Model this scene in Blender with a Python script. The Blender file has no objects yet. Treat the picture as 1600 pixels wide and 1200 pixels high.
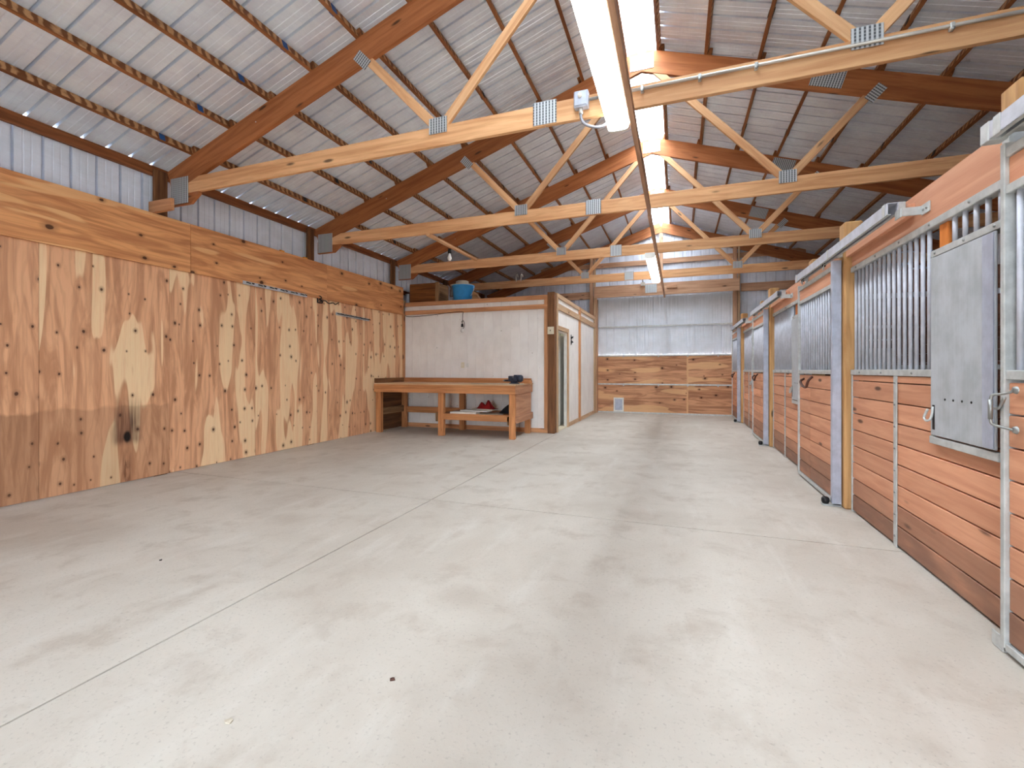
import bpy, bmesh, math, random
from mathutils import Vector, Matrix, Euler
random.seed(7)
SC = bpy.context.scene
COL = SC.collection
PI = math.pi

# ------------------------------------------------------------------ camera
H = 1.2934
cam = bpy.data.cameras.new('camera'); camo = bpy.data.objects.new('camera', cam); COL.objects.link(camo)
cam.sensor_width = 36; cam.sensor_fit = 'HORIZONTAL'; cam.lens = 713.14 * 36 / 1600
cam.shift_y = (578.04 - 600) / 1600; cam.clip_start = .05; cam.clip_end = 200
camo.location = (0, 0, H); camo.rotation_euler = (PI / 2, 0, .3484)
SC.camera = camo

# ------------------------------------------------------------------ world, daylight portals, exposure
wd = bpy.data.worlds.new('sky'); SC.world = wd; wd.use_nodes = True
bg = wd.node_tree.nodes['Background']; bg.inputs[0].default_value = (.86, .935, 1, 1); bg.inputs[1].default_value = 15.0

def portal(name, loc, rot, sx, sy):
    l = bpy.data.lights.new(name, 'AREA'); l.shape = 'RECTANGLE'; l.size = sx; l.size_y = sy
    l.cycles.is_portal = True
    o = bpy.data.objects.new(name, l); COL.objects.link(o); o.location = loc; o.rotation_euler = rot
    return o
portal('skylight_portal', (-.45, 5.3, 5.60), (0, 0, 0), .46, 17.4)
portal('entrance_portal', (-.45, -3.45, 1.1), (PI / 2, 0, 0), 1.4, 2.2)
SC.view_settings.view_transform = 'Standard'; SC.view_settings.look = 'None'
SC.view_settings.exposure = 1.0; SC.view_settings.gamma = 1; SC.view_settings.use_curve_mapping = False
SC.cycles.use_denoising = True
SC.cycles.adaptive_threshold = .05
SC.cycles.max_bounces = 6; SC.cycles.diffuse_bounces = 5; SC.cycles.glossy_bounces = 3
SC.cycles.transparent_max_bounces = 12

# ------------------------------------------------------------------ material helpers
def lin(c):
    return tuple((v / 255 / 12.92 if v / 255 <= .04045 else ((v / 255 + .055) / 1.055) ** 2.4) for v in c) + (1,)

class NT:
    def __init__(s, name):
        s.m = bpy.data.materials.new(name); s.m.use_nodes = True; s.t = s.m.node_tree
        s.b = s.t.nodes['Principled BSDF']; s.out = s.t.nodes['Material Output']
    def n(s, typ, ins=None, **kw):
        nd = s.t.nodes.new(typ)
        for k, v in kw.items(): setattr(nd, k, v)
        for k, v in (ins or {}).items(): s.put(nd.inputs[k], v)
        return nd
    def put(s, sock, v):
        if hasattr(v, 'is_output'): s.t.links.new(v, sock)
        else: sock.default_value = v
    def mix(s, a, b, fac, mode='MIX'):
        nd = s.n('ShaderNodeMix', data_type='RGBA', blend_type=mode)
        s.put(nd.inputs[0], fac); s.put(nd.inputs[6], a); s.put(nd.inputs[7], b)
        return nd.outputs[2]
    def math(s, op, a, b=0., c=0., clamp=False):
        nd = s.n('ShaderNodeMath', operation=op, use_clamp=clamp)
        s.put(nd.inputs[0], a); s.put(nd.inputs[1], b)
        if len(nd.inputs) > 2: s.put(nd.inputs[2], c)
        return nd.outputs[0]
    def ss(s, x, lo, hi, a=0., b=1.):
        nd = s.n('ShaderNodeMapRange', interpolation_type='SMOOTHSTEP')
        for i, v in enumerate((x, lo, hi, a, b)): s.put(nd.inputs[i], v)
        return nd.outputs[0]
    def coord(s, scale=(1, 1, 1), kind='Object', rnd=True):
        tc = s.n('ShaderNodeTexCoord').outputs[kind]
        if rnd:
            oi = s.n('ShaderNodeObjectInfo').outputs['Random']
            off = s.n('ShaderNodeVectorMath', operation='SCALE', ins={0: (37., 23., 51.), 3: oi}).outputs[0]
            tc = s.n('ShaderNodeVectorMath', operation='ADD', ins={0: tc, 1: off}).outputs[0]
        return s.n('ShaderNodeMapping', ins={0: tc, 3: scale}).outputs[0]
    def noise(s, vec, scale, detail=4, rough=.55, dist=0., dim='3D'):
        return s.n('ShaderNodeTexNoise', noise_dimensions=dim, ins={'Vector': vec, 'Scale': scale, 'Detail': detail, 'Roughness': rough, 'Distortion': dist}).outputs[0]
    def bump(s, h, st=.2, d=.01):
        nd = s.n('ShaderNodeBump', ins={'Height': h, 'Strength': st, 'Distance': d}); s.put(s.b.inputs['Normal'], nd.outputs[0])
    def fin(s, col=None, rough=.6, metal=0., spec=.3):
        if col is not None: s.put(s.b.inputs['Base Color'], col)
        s.put(s.b.inputs['Roughness'], rough); s.put(s.b.inputs['Metallic'], metal); s.put(s.b.inputs['Specular IOR Level'], spec)
        return s.m

def desat(c, k):
    l = .3 * c[0] + .59 * c[1] + .11 * c[2]
    return tuple(int(l + (v - l) * k) for v in c)
def wood(name, base, dark, knots=.5, rough=.6, var=.22, contrast=1., stain=None):
    base, dark = desat(base, .88), desat(dark, .88)
    w = NT(name)
    v = w.coord((1.1, 16, 16)); n1 = w.noise(v, 1.0, 5, .6, .7)
    n2 = w.noise(w.coord((4, 160, 160)), 1.0, 3, .6)
    col = w.mix(lin(dark), lin(base), w.ss(n1, .5 - .22 / contrast, .5 + .2 / contrast))
    col = w.mix(col, lin(dark), w.ss(n2, .5, .85, 0, .35))
    if knots:
        kv = w.coord((2.2, 8, 8))
        vo = w.n('ShaderNodeTexVoronoi', ins={'Vector': kv, 'Scale': 1.0, 'Randomness': 1.})
        k = w.ss(vo.outputs['Distance'], .07, .19, 1, 0)
        sel = w.n('ShaderNodeSeparateColor', ins={0: vo.outputs['Color']}).outputs[0]
        k = w.math('MULTIPLY', k, w.math('LESS_THAN', sel, knots))
        col = w.mix(col, lin(tuple(int(x * .35) for x in dark)), w.math('MULTIPLY', k, .85))
    if stain:
        oc = w.n('ShaderNodeObjectInfo').outputs['Color']
        r = w.n('ShaderNodeSeparateColor', ins={0: oc}).outputs[0]
        sn = w.noise(w.coord((1.5, 5, 5)), 1.3, 4)
        col = w.mix(col, lin(stain), w.math('MULTIPLY', w.math('SUBTRACT', 1., r), w.ss(sn, .2, .6, .55, 1.)))
    rv = w.n('ShaderNodeObjectInfo').outputs['Random']
    val = w.math('MULTIPLY_ADD', rv, var, 1 - var * .5)
    hs = w.n('ShaderNodeHueSaturation', ins={'Value': val, 'Color': col}).outputs[0]
    w.bump(n2, .12, .004)
    return w.fin(hs, rough)

def plain(name, c, rough=.5, metal=0., spec=.4, nz=0., nscale=8.):
    w = NT(name)
    if nz:
        n = w.noise(w.coord(), nscale, 5, .6)
        col = w.mix(lin(tuple(int(x * (1 - nz)) for x in c)), lin(tuple(min(255, int(x * (1 + nz * .6))) for x in c)), w.ss(n, .3, .7))
    else: col = lin(c)
    return w.fin(col, rough, metal, spec)

M = {}
M['chord'] = wood('fir_chord_wood', (234, 178, 124), (204, 140, 88), .22)
M['rafter'] = wood('fir_rafter_wood_shaded', (186, 112, 60), (150, 82, 40), .2)  # same fir as the chords, its darker tone mostly shade put into colour
M['web'] = wood('fir_web_wood', (234, 182, 130), (204, 142, 92), .3)
M['post'] = wood('post_wood', (214, 164, 104), (176, 124, 72), .25)
M['oldpost'] = wood('old_post_wood', (140, 90, 52), (88, 52, 28), .3)
M['board'] = wood('stall_board_wood', (230, 162, 122), (206, 134, 98), .33, stain=(116, 86, 72))
M['header'] = wood('stall_header_wood', (228, 164, 126), (210, 142, 106), .12)
M['girt'] = wood('girt_wood', (216, 168, 132), (176, 126, 92), .35)
M['bench'] = wood('bench_wood', (222, 150, 90), (178, 110, 62), .3)
M['benchside'] = wood('bench_side_wood', (206, 150, 112), (170, 116, 84), .2)
M['orange'] = wood('orange_wood', (226, 130, 50), (196, 96, 30), .1)
M['trim'] = wood('trim_wood', (224, 160, 108), (188, 122, 76), .25)
M['paletrim'] = wood('pale_trim_wood', (216, 180, 142), (186, 142, 102), .25)
M['eave'] = wood('eave_wood', (160, 92, 48), (110, 58, 26), .3)
M['crate'] = wood('crate_wood', (150, 88, 36), (92, 48, 18), .0)
M['cratepale'] = wood('crate_frame_wood', (170, 126, 84), (120, 84, 52), .2)
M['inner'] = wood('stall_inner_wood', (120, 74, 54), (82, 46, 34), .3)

# purlin: mottled side faces
w = NT('mottled_purlin_wood')
v = w.coord((11, 1, 14)); n = w.noise(v, 1.0, 2, .5, .8)
v2 = w.n('ShaderNodeTexWave', wave_type='BANDS', bands_direction='X', ins={'Vector': w.coord((1, 1, 1)), 'Scale': 3.6, 'Distortion': 5., 'Detail': 2, 'Detail Scale': 2.2})
col = w.mix(lin((126, 80, 48)), lin((204, 158, 112)), w.ss(v2.outputs['Fac'], .2, .85))
col = w.mix(col, lin((120, 66, 30)), w.ss(n, .5, .7, 0, .6))
M['purlinside'] = w.fin(col, .65)
M['purlin'] = wood('purlin_edge_wood', (170, 104, 56), (120, 66, 32), .2)

def plywood(name, base, dark, light, knot_s=4.4, knots=.5, darkstreak=False):
    base, dark, light = desat(base, .86), desat(dark, .86), desat(light, .86)
    w = NT(name)
    oc = w.n('ShaderNodeSeparateColor', ins={0: w.n('ShaderNodeObjectInfo').outputs['Color']})
    v = w.coord((.8, 7, 7)); n1 = w.noise(v, 1.0, 5, .55, 1.6)
    ring = w.n('ShaderNodeTexWave', wave_type='BANDS', bands_direction='Y', ins={'Vector': w.coord((.35, 1, 1)), 'Scale': 5., 'Distortion': 14., 'Detail': 3., 'Detail Scale': .7})
    col = w.mix(lin(tuple(int(x * .92) for x in dark)), lin(base), w.ss(n1, .34, .62))
    col = w.mix(col, lin(tuple(int(x * .82) for x in dark)), w.ss(ring.outputs['Fac'], .7, 1., 0, .2))
    # pale sapwood streaks along the sheet
    pn = w.noise(w.coord((.55, 4.2, 4.2)), 1.0, 1.6, .45, .35)
    thr = w.math('SUBTRACT', .82, w.math('MULTIPLY', oc.outputs[0], .42))
    pm = w.ss(w.math('SUBTRACT', pn, thr), -.006, .012)
    ln = w.noise(w.coord((1.2, 24, 24)), 1.0, 4, .6, .8)
    col = w.mix(col, w.mix(lin(light), lin(tuple(int(a * .6 + b * .4) for a, b in zip(light, base))), w.ss(ln, .4, .7)), w.math('MULTIPLY', pm, .85))
    # knots
    vo = w.n('ShaderNodeTexVoronoi', voronoi_dimensions='2D', ins={'Vector': w.coord((1, 1.35, 1)), 'Scale': knot_s, 'Randomness': .8})
    sel = w.n('ShaderNodeSeparateColor', ins={0: vo.outputs['Color']})
    on = w.math('LESS_THAN', sel.outputs[0], knots)
    size = w.math('MULTIPLY_ADD', sel.outputs[1], .05, .03)
    d = w.math('ADD', vo.outputs['Distance'], w.math('MULTIPLY', w.math('SUBTRACT', w.noise(w.coord(), 30, 2), .5), .05))
    halo = w.math('MULTIPLY', w.ss(d, size, w.math('MULTIPLY', size, 3.4), 1, 0), on)
    core = w.math('MULTIPLY', w.ss(d, w.math('MULTIPLY', size, .8), w.math('MULTIPLY', size, 1.3), 1, 0), on)
    col = w.mix(col, lin(tuple(int(x * .72) for x in dark)), w.math('MULTIPLY', halo, .55))
    col = w.mix(col, lin((66, 32, 16)), w.math('MULTIPLY', core, .9))
    # water-line stain across the foot of some sheets (green of the object colour)
    tc = w.n('ShaderNodeTexCoord').outputs['Object']
    sx = w.n('ShaderNodeSeparateXYZ', ins={0: tc})
    wob = w.noise(w.coord((3, 3, 3)), 1.5, 4)
    edge = w.math('ADD', sx.outputs[0], w.math('MULTIPLY', wob, .16))
    st = w.math('MULTIPLY', w.ss(edge, -.37, -.33, 1, 0), w.math('SUBTRACT', 1., oc.outputs[1]))
    col = w.mix(col, w.mix(lin((128, 88, 62)), lin((96, 62, 42)), wob), w.math('MULTIPLY', st, .62))
    if darkstreak:   # burnt-looking knot with a dark tail above it
        px = w.math('SUBTRACT', sx.outputs[0], -.78); py = w.math('SUBTRACT', sx.outputs[1], darkstreak)
        ww = w.noise(w.coord((2, 20, 20)), 1., 4, .6, .5)
        py2 = w.math('ADD', py, w.math('MULTIPLY', w.math('SUBTRACT', ww, .5), .10))
        tail = w.math('MULTIPLY', w.ss(w.math('ABSOLUTE', py2), .05, .19, 1, 0), w.math('MULTIPLY', w.ss(px, -.12, -.02), w.ss(px, .12, .55, 1, 0)))
        col = w.mix(col, lin((74, 46, 36)), w.math('MULTIPLY', tail, w.ss(w.noise(w.coord((1.5, 45, 45)), 1., 3), .35, .6, .5, .95)))
        rr = w.n('ShaderNodeVectorMath', operation='LENGTH', ins={0: w.n('ShaderNodeCombineXYZ', ins={0: w.math('MULTIPLY', px, .6), 1: py2}).outputs[0]}).outputs[1]
        col = w.mix(col, lin((24, 14, 12)), w.ss(rr, .025, .05, 1, 0))
        low = w.math('MULTIPLY', w.ss(w.math('ABSOLUTE', py2), .0, .06, 1, 0), w.ss(px, -.42, -.05, .9, 0))
        col = w.mix(col, lin((84, 44, 24)), w.math('MULTIPLY', low, w.ss(ww, .45, .6)))
    fine = w.noise(w.coord((5, 150, 150)), 1.0, 2)
    col = w.mix(col, lin(tuple(int(x * .8) for x in dark)), w.ss(fine, .55, .85, 0, .35))
    w.bump(fine, .1, .003)
    return w.fin(col, .62)
M['ply'] = plywood('wall_plywood', (238, 174, 126), (218, 148, 102), (250, 214, 162))
M['plystreak'] = plywood('wall_plywood_streaked', (238, 174, 126), (218, 148, 102), (250, 214, 162), darkstreak=.16)
M['plyband'] = plywood('band_plywood', (238, 162, 98), (218, 136, 76), (242, 184, 122), 2.6, .5)
M['plydoor'] = plywood('door_plywood', (220, 158, 112), (184, 120, 82), (232, 178, 124), 2.6, .45)

def metal(name, c, rough, met, nz=.06, sc=3.):
    w = NT(name)
    n = w.noise(w.coord((1, 1, 1)), sc, 5, .6); n2 = w.noise(w.coord((2, 30, 2)), 2., 3)
    col = w.mix(lin(tuple(int(x * (1 - nz)) for x in c)), lin(tuple(min(255, int(x * (1 + nz))) for x in c)), w.ss(w.math('MULTIPLY_ADD', n2, .2, w.math('MULTIPLY', n, .8)), .35, .65))
    r = w.math('MULTIPLY_ADD', n, .2, rough - .1)
    return w.fin(col, r, met, .5)
M['roof'] = metal('roof_steel', (232, 239, 251), .32, .18, .03)
M['siding'] = metal('siding_steel', (226, 232, 244), .42, .0, .03)
M['doorsiding'] = metal('door_siding_steel', (228, 234, 243), .45, .0, .025)
M['galv'] = metal('galvanized_steel', (190, 193, 192), .42, .25, .06, 14.)
M['stile'] = metal('stile_steel', (176, 182, 198), .4, .25, .05, 10.)
M['feed'] = metal('feed_door_steel', (178, 183, 188), .5, .15, .06, 5.)
M['pipe'] = metal('pipe_steel', (190, 192, 202), .5, .12, .05, 10.)
M['conduit'] = metal('conduit_steel', (196, 190, 182), .4, .5)
M['bolt'] = plain('bolt_steel', (150, 152, 150), .4, .7)
w = NT('truss_plate_steel')
wv = w.n('ShaderNodeTexWave', wave_type='BANDS', bands_direction='X', ins={'Vector': w.coord((1, 1, 1), rnd=False), 'Scale': 11., 'Distortion': 0.})
w2 = w.n('ShaderNodeTexWave', wave_type='BANDS', bands_direction='Y', ins={'Vector': w.coord((1, 1, 1), rnd=False), 'Scale': 13., 'Distortion': 0.})
fac = w.math('MULTIPLY', w.ss(wv.outputs['Fac'], .45, .65), w.ss(w2.outputs['Fac'], .0, .4, .55, 1.))
M['plate'] = w.fin(w.mix(lin((208, 212, 214)), lin((96, 100, 104)), fac), .45, .4)

w = NT('translucent_skylight')
tb = w.n('ShaderNodeBsdfTransparent', ins={0: (.9, .93, .95, 1)}); tl = w.n('ShaderNodeBsdfTranslucent', ins={0: (.9, .93, .95, 1)})
ms = w.n('ShaderNodeMixShader', ins={0: .35, 1: tb.outputs[0], 2: tl.outputs[0]}); w.t.links.new(ms.outputs[0], w.out.inputs[0])
M['skylight'] = w.m
w = NT('lit_lamp_lens'); w.fin((1, 1, 1, 1), .4)
w.b.inputs['Emission Color'].default_value = (1, .97, .92, 1); w.b.inputs['Emission Strength'].default_value = 6.5
M['lens'] = w.m
w = NT('bulb_glass'); w.fin((1, 1, 1, 1), .05); w.b.inputs['Transmission Weight'].default_value = .35
M['bulb'] = w.m

# white grooved siding of the tack room
w = NT('painted_siding'); n = w.noise(w.coord(), 2.2, 5, .6); n2 = w.noise(w.coord((30, 30, 3)), 1., 4)
col = w.mix(lin((232, 228, 224)), lin((243, 240, 236)), w.ss(n, .3, .7))
vo = w.n('ShaderNodeTexVoronoi', ins={'Vector': w.coord(), 'Scale': 5., 'Randomness': 1.})
col = w.mix(col, lin((120, 108, 98)), w.ss(vo.outputs['Distance'], .03, .06, .8, 0)); w.bump(n2, .1, .003)
M['white'] = w.fin(col, .6)
M['whitepaint'] = plain('white_paint', (226, 226, 220), .5, nz=.04)
M['cream'] = plain('cream_plastic', (222, 212, 188), .45)
M['black'] = plain('black_rubber', (22, 22, 24), .5)
M['iron'] = plain('black_iron', (34, 30, 30), .5, .4)
M['rust'] = plain('brown_iron', (84, 50, 40), .55, .2, nz=.2)
M['viseblue'] = plain('vise_enamel', (52, 58, 74), .4, .3, nz=.2)
M['bluebucket'] = plain('blue_plastic', (58, 150, 216), .35, nz=.04)
M['stone'] = plain('pale_crock', (206, 196, 178), .6, nz=.08)
M['tin'] = plain('tin_can', (150, 154, 166), .4, .4, nz=.1)
M['paper'] = plain('white_board', (228, 226, 220), .6, nz=.03)
M['red'] = plain('red_cloth', (150, 24, 26), .8, nz=.1)
M['tarp'] = plain('dark_cloth', (34, 34, 38), .8, nz=.2)
M['card'] = plain('grey_card', (168, 156, 140), .8, nz=.08)
M['blueclip'] = plain('blue_clip', (26, 82, 150), .5)
M['darkclip'] = plain('dark_clip', (26, 26, 28), .5)
M['yellow'] = plain('yellow_plastic', (226, 150, 30), .5)
M['greenwall'] = plain('pale_green_paint', (206, 212, 190), .6, nz=.04)
M['dirt'] = plain('stall_dirt', (120, 100, 82), .9, nz=.2)
M['gravel'] = plain('yard_gravel', (176, 166, 150), .9, nz=.12)

# concrete
w = NT('concrete')
g = lambda s: w.n('ShaderNodeMapping', ins={0: w.n('ShaderNodeNewGeometry').outputs['Position'], 3: s}).outputs[0]
n1 = w.noise(g((1, 1, 1)), .55, 6, .6, .4); n2 = w.noise(g((1, 1, 1)), 3.2, 6, .65, .3); n3 = w.noise(g((1, 1, 1)), 60, 3, .6)
nb = w.noise(g((3.2, .8, 1)), 1.6, 5, .6)
col = w.mix(lin((187, 178, 166)), lin((202, 195, 184)), w.ss(n1, .35, .65))
col = w.mix(col, lin((177, 166, 153)), w.ss(n2, .48, .70, 0, .75))
col = w.mix(col, lin((208, 203, 194)), w.ss(nb, .5, .75, 0, .5))
col = w.mix(col, lin((150, 142, 132)), w.ss(n3, .55, .75, 0, .5))
sp = w.n('ShaderNodeTexVoronoi', voronoi_dimensions='2D', ins={'Vector': g((.62, .8, 1)), 'Scale': 1., 'Randomness': 1.})
spd = w.math('ADD', sp.outputs['Distance'], w.math('MULTIPLY', w.math('SUBTRACT', n2, .5), .35))
sel = w.n('ShaderNodeSeparateColor', ins={0: sp.outputs['Color']}).outputs[0]
col = w.mix(col, lin((160, 146, 132)), w.math('MULTIPLY', w.ss(spd, .0, .16, .4, 0), w.math('LESS_THAN', sel, .3)))
w.bump(n3, .18, .003)
M['concrete'] = w.fin(col, .62, 0, .3)
M['joint'] = plain('joint_dirt', (112, 102, 90), .9, nz=.2, nscale=20.)

# ------------------------------------------------------------------ object helpers
W = {}
def link(name, data, mat4, parent=None):
    o = bpy.data.objects.new(name, data); COL.objects.link(o)
    W[o] = mat4
    if parent is not None:
        o.parent = parent; o.matrix_basis = W[parent].inverted() @ mat4
    else: o.matrix_basis = mat4
    return o
def T(x, y, z): return Matrix.Translation((x, y, z))
def tag(o, label, cat, group=None, kind=None):
    o['label'] = label; o['category'] = cat
    if group: o['group'] = group
    if kind: o['kind'] = kind
    return o
def thing(name, label, cat, loc, group=None):
    return tag(link(name, None, T(*loc)), label, cat, group)
def struct(name, label=None, cat=None, loc=(0, 0, 0)):
    o = link(name, None, T(*loc)); o['kind'] = 'structure'
    if label: o['label'] = label; o['category'] = cat
    return o

MC = {}
def boxmesh(d, bev, mats):
    key = (tuple(round(x, 4) for x in d), bev, tuple(mats))
    if key in MC: return MC[key]
    bm = bmesh.new(); bmesh.ops.create_cube(bm, size=1)
    bmesh.ops.scale(bm, vec=d, verts=bm.verts)
    if bev: bmesh.ops.bevel(bm, geom=bm.edges[:], offset=min(bev, min(d) * .3), segments=1, affect='EDGES', clamp_overlap=True)
    me = bpy.data.meshes.new('box'); 
    if len(mats) > 1:
        for f in bm.faces: f.material_index = 1 if abs(f.normal.y) > .9 else 0
    bm.to_mesh(me); bm.free()
    for m in mats: me.materials.append(M[m])
    MC[key] = me
    return me
AX = {0: Vector((1, 0, 0)), 1: Vector((0, 1, 0)), 2: Vector((0, 0, 1))}
def box(name, lo, hi, mat, parent=None, bev=.003):
    """axis-aligned board between two corners; local X runs along its longest side"""
    lo, hi = Vector(lo), Vector(hi); c = (lo + hi) / 2; d = [abs(hi[i] - lo[i]) for i in range(3)]
    order = sorted(range(3), key=lambda i: -d[i])
    R = Matrix((AX[order[0]], AX[order[1]], AX[order[0]].cross(AX[order[1]]))).transposed().to_4x4()
    me = boxmesh((d[order[0]], d[order[1]], d[order[2]]), bev, (mat,))
    return link(name, me, Matrix.Translation(c) @ R, parent)
def beam(name, p0, p1, w, h, mat, parent=None, up=(0, 0, 1), bev=.003, mats=None):
    """length p0-p1, h along up, w sideways"""
    p0, p1 = Vector(p0), Vector(p1); x = (p1 - p0).normalized(); u = Vector(up)
    y = u.cross(x).normalized(); z = x.cross(y)
    R = Matrix((x, y, z)).transposed().to_4x4()
    me = boxmesh(((p1 - p0).length, w, h), bev, mats or (mat,))
    return link(name, me, Matrix.Translation((p0 + p1) / 2) @ R, parent)
def mesh(name, vs, fs, mat, mat4=None, parent=None, smooth=False):
    me = bpy.data.meshes.new(name); me.from_pydata(vs, [], fs); me.update()
    me.materials.append(M[mat])
    if smooth: me.polygons.foreach_set('use_smooth', [True] * len(me.polygons))
    return link(name, me, mat4 or Matrix(), parent)
def prism(name, poly, axis, a, b, mat, parent=None):
    """polygon in the two other axes, extruded from a to b along axis"""
    n = len(poly)
    def P(p, t):
        return {'y': (p[0], t, p[1]), 'x': (t, p[0], p[1]), 'z': (p[0], p[1], t)}[axis]
    pts = [P(p, a) for p in poly] + [P(p, b) for p in poly]
    c = sum((Vector(p) for p in pts), Vector()) / len(pts)
    vs = [tuple(Vector(p) - c) for p in pts]
    fs = [tuple(range(n)), tuple(range(2 * n - 1, n - 1, -1))] + [(i, i + n, (i + 1) % n + n, (i + 1) % n) for i in range(n)]
    o = mesh(name, vs, fs, mat, Matrix.Translation(c), parent)
    bm = bmesh.new(); bm.from_mesh(o.data); bmesh.ops.recalc_face_normals(bm, faces=bm.faces); bm.to_mesh(o.data); bm.free()
    return o
def cylmesh(r, L, n, mat):
    key = ('c', round(r, 4), round(L, 4), n, mat)
    if key in MC: return MC[key]
    bm = bmesh.new(); bmesh.ops.create_cone(bm, cap_ends=True, segments=n, radius1=r, radius2=r, depth=L)
    for f in bm.faces: f.smooth = len(f.verts) == 4
    me = bpy.data.meshes.new('pipe'); bm.to_mesh(me); bm.free(); me.materials.append(M[mat]); MC[key] = me
    return me
def cyl(name, p0, p1, r, mat, parent=None, n=10):
    p0, p1 = Vector(p0), Vector(p1); q = (p1 - p0).to_track_quat('Z', 'Y').to_matrix().to_4x4()
    return link(name, cylmesh(r, (p1 - p0).length, n, mat), Matrix.Translation((p0 + p1) / 2) @ q, parent)
def tube(name, pts, r, mat, parent=None, n=8, smooth_path=4):
    P = [Vector(p) for p in pts]
    if smooth_path > 1 and len(P) > 2:
        Q = []
        for i in range(len(P) - 1):
            a, b, c_, d = P[max(i - 1, 0)], P[i], P[i + 1], P[min(i + 2, len(P) - 1)]
            for k in range(smooth_path):
                t = k / smooth_path
                Q.append(.5 * ((2 * b) + (c_ - a) * t + (2 * a - 5 * b + 4 * c_ - d) * t * t + (3 * b - a - 3 * c_ + d) * t ** 3))
        P = Q + [P[-1]]
    c = sum(P, Vector()) / len(P); vs, fs = [], []
    prev = None
    for i, p in enumerate(P):
        t = (P[min(i + 1, len(P) - 1)] - P[max(i - 1, 0)]).normalized()
        if prev is None: prev = t.orthogonal().normalized()
        u = (prev - t * prev.dot(t)).normalized(); prev = u; v_ = t.cross(u)
        for k in range(n):
            a = 2 * PI * k / n; vs.append(tuple(p - c + (u * math.cos(a) + v_ * math.sin(a)) * r))
    for i in range(len(P) - 1):
        for k in range(n):
            fs.append((i * n + k, i * n + (k + 1) % n, (i + 1) * n + (k + 1) % n, (i + 1) * n + k))
    fs += [tuple(range(n - 1, -1, -1)), tuple(range((len(P) - 1) * n, len(P) * n))]
    return mesh(name, vs, fs, mat, Matrix.Translation(c), parent, True)
def lathe(name, prof, mat, loc, parent=None, n=24, rot=None):
    vs, fs = [], []
    for r, z in prof:
        for k in range(n):
            a = 2 * PI * k / n; vs.append((max(r, 1e-4) * math.cos(a), max(r, 1e-4) * math.sin(a), z))
    for i in range(len(prof) - 1):
        for k in range(n): fs.append((i * n + k, i * n + (k + 1) % n, (i + 1) * n + (k + 1) % n, (i + 1) * n + k))
    m4 = T(*loc)
    if rot: m4 = m4 @ Euler(rot).to_matrix().to_4x4()
    return mesh(name, vs, fs, mat, m4, parent, True)

# ribbed steel sheet: profile along local x, ribs in +z, length along local y; top(x) may vary
RIB = .2286
def ribprofile(width):
    pts = [(0, 0)]; k = 0
    while True:
        x0 = k * RIB + .03
        for dx, z in ((0, 0), (.003, .038), (.025, .038), (.028, 0), (.090, 0), (.094, .005), (.104, .005), (.108, 0), (.152, 0), (.156, .005), (.166, .005), (.170, 0)):
            if x0 + dx >= width: break
            pts.append((x0 + dx, z))
        k += 1
        if k * RIB > width: break
    pts.append((width, 0)); return pts
SM = {}
def sheet(name, width, length, mat, mat4, parent, topf=None):
    key = (round(width, 3), round(length, 3), mat)
    if topf is None and key in SM: return link(name, SM[key], mat4, parent)
    pr = ribprofile(width); n = len(pr); vs = []
    for x, z in pr: vs.append((x, 0, z))
    for x, z in pr: vs.append((x, topf(x) if topf else length, z))
    fs = [(i, i + 1, n + i + 1, n + i) for i in range(n - 1)]
    me = bpy.data.meshes.new(name); me.from_pydata(vs, [], fs); me.materials.append(M[mat])
    if topf is None: SM[key] = me
    return link(name, me, mat4, parent)
def frame4(o, x, y):
    x, y = Vector(x).normalized(), Vector(y).normalized(); z = x.cross(y)
    return Matrix.Translation(o) @ Matrix((x, y, z)).transposed().to_4x4()

# ------------------------------------------------------------------ key dimensions
XL, XR, XS = -5.95, 5.05, 1.504            # plywood face of left wall, right wall, face of stall boards
XC = -.45; S = 1 / 3.                      # ridge and roof slope
TY = [3.86 + 2.4384 * i for i in range(4)]
YF0, YB = -3.4, 13.9                        # front and back gable
ZB, ZT = 5.25, 5.551                       # underside / top of the rafters at the ridge
ZS = ZT + .094                             # underside of the roof skin at the ridge
def zr(x, z0): return z0 - S * abs(x - XC)
cs = math.cos(math.atan(S)); sn = math.sin(math.atan(S))

# ------------------------------------------------------------------ floor
fl = struct('floor', 'pale trowelled concrete slab floor with saw-cut joints', 'floor')
box('joint_bed', (XL - .1, YF0, -.14), (XS + .12, 14.3, -.012), 'joint', fl, 0)
JX, JY = -2.31, [YF0, -1., 4.0, 9.0, 14.3]
for i in range(4):
    for x0, x1 in ((XL - .1, JX), (JX, XS + .12)):
        box('concrete_slab', (x0 + (.006 if x0 == JX else 0), JY[i] + .006, -.12), (x1 - (.006 if x1 == JX else 0), JY[i + 1] - .006, 0), 'concrete', fl, .002)
box('stall_bedding', (XS + .12, YF0, -.14), (XR + .1, 14.3, -.01), 'dirt', fl, 0)
box('yard', (-14, -30, -.2), (14, YF0, -.05), 'gravel', fl, 0)

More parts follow.
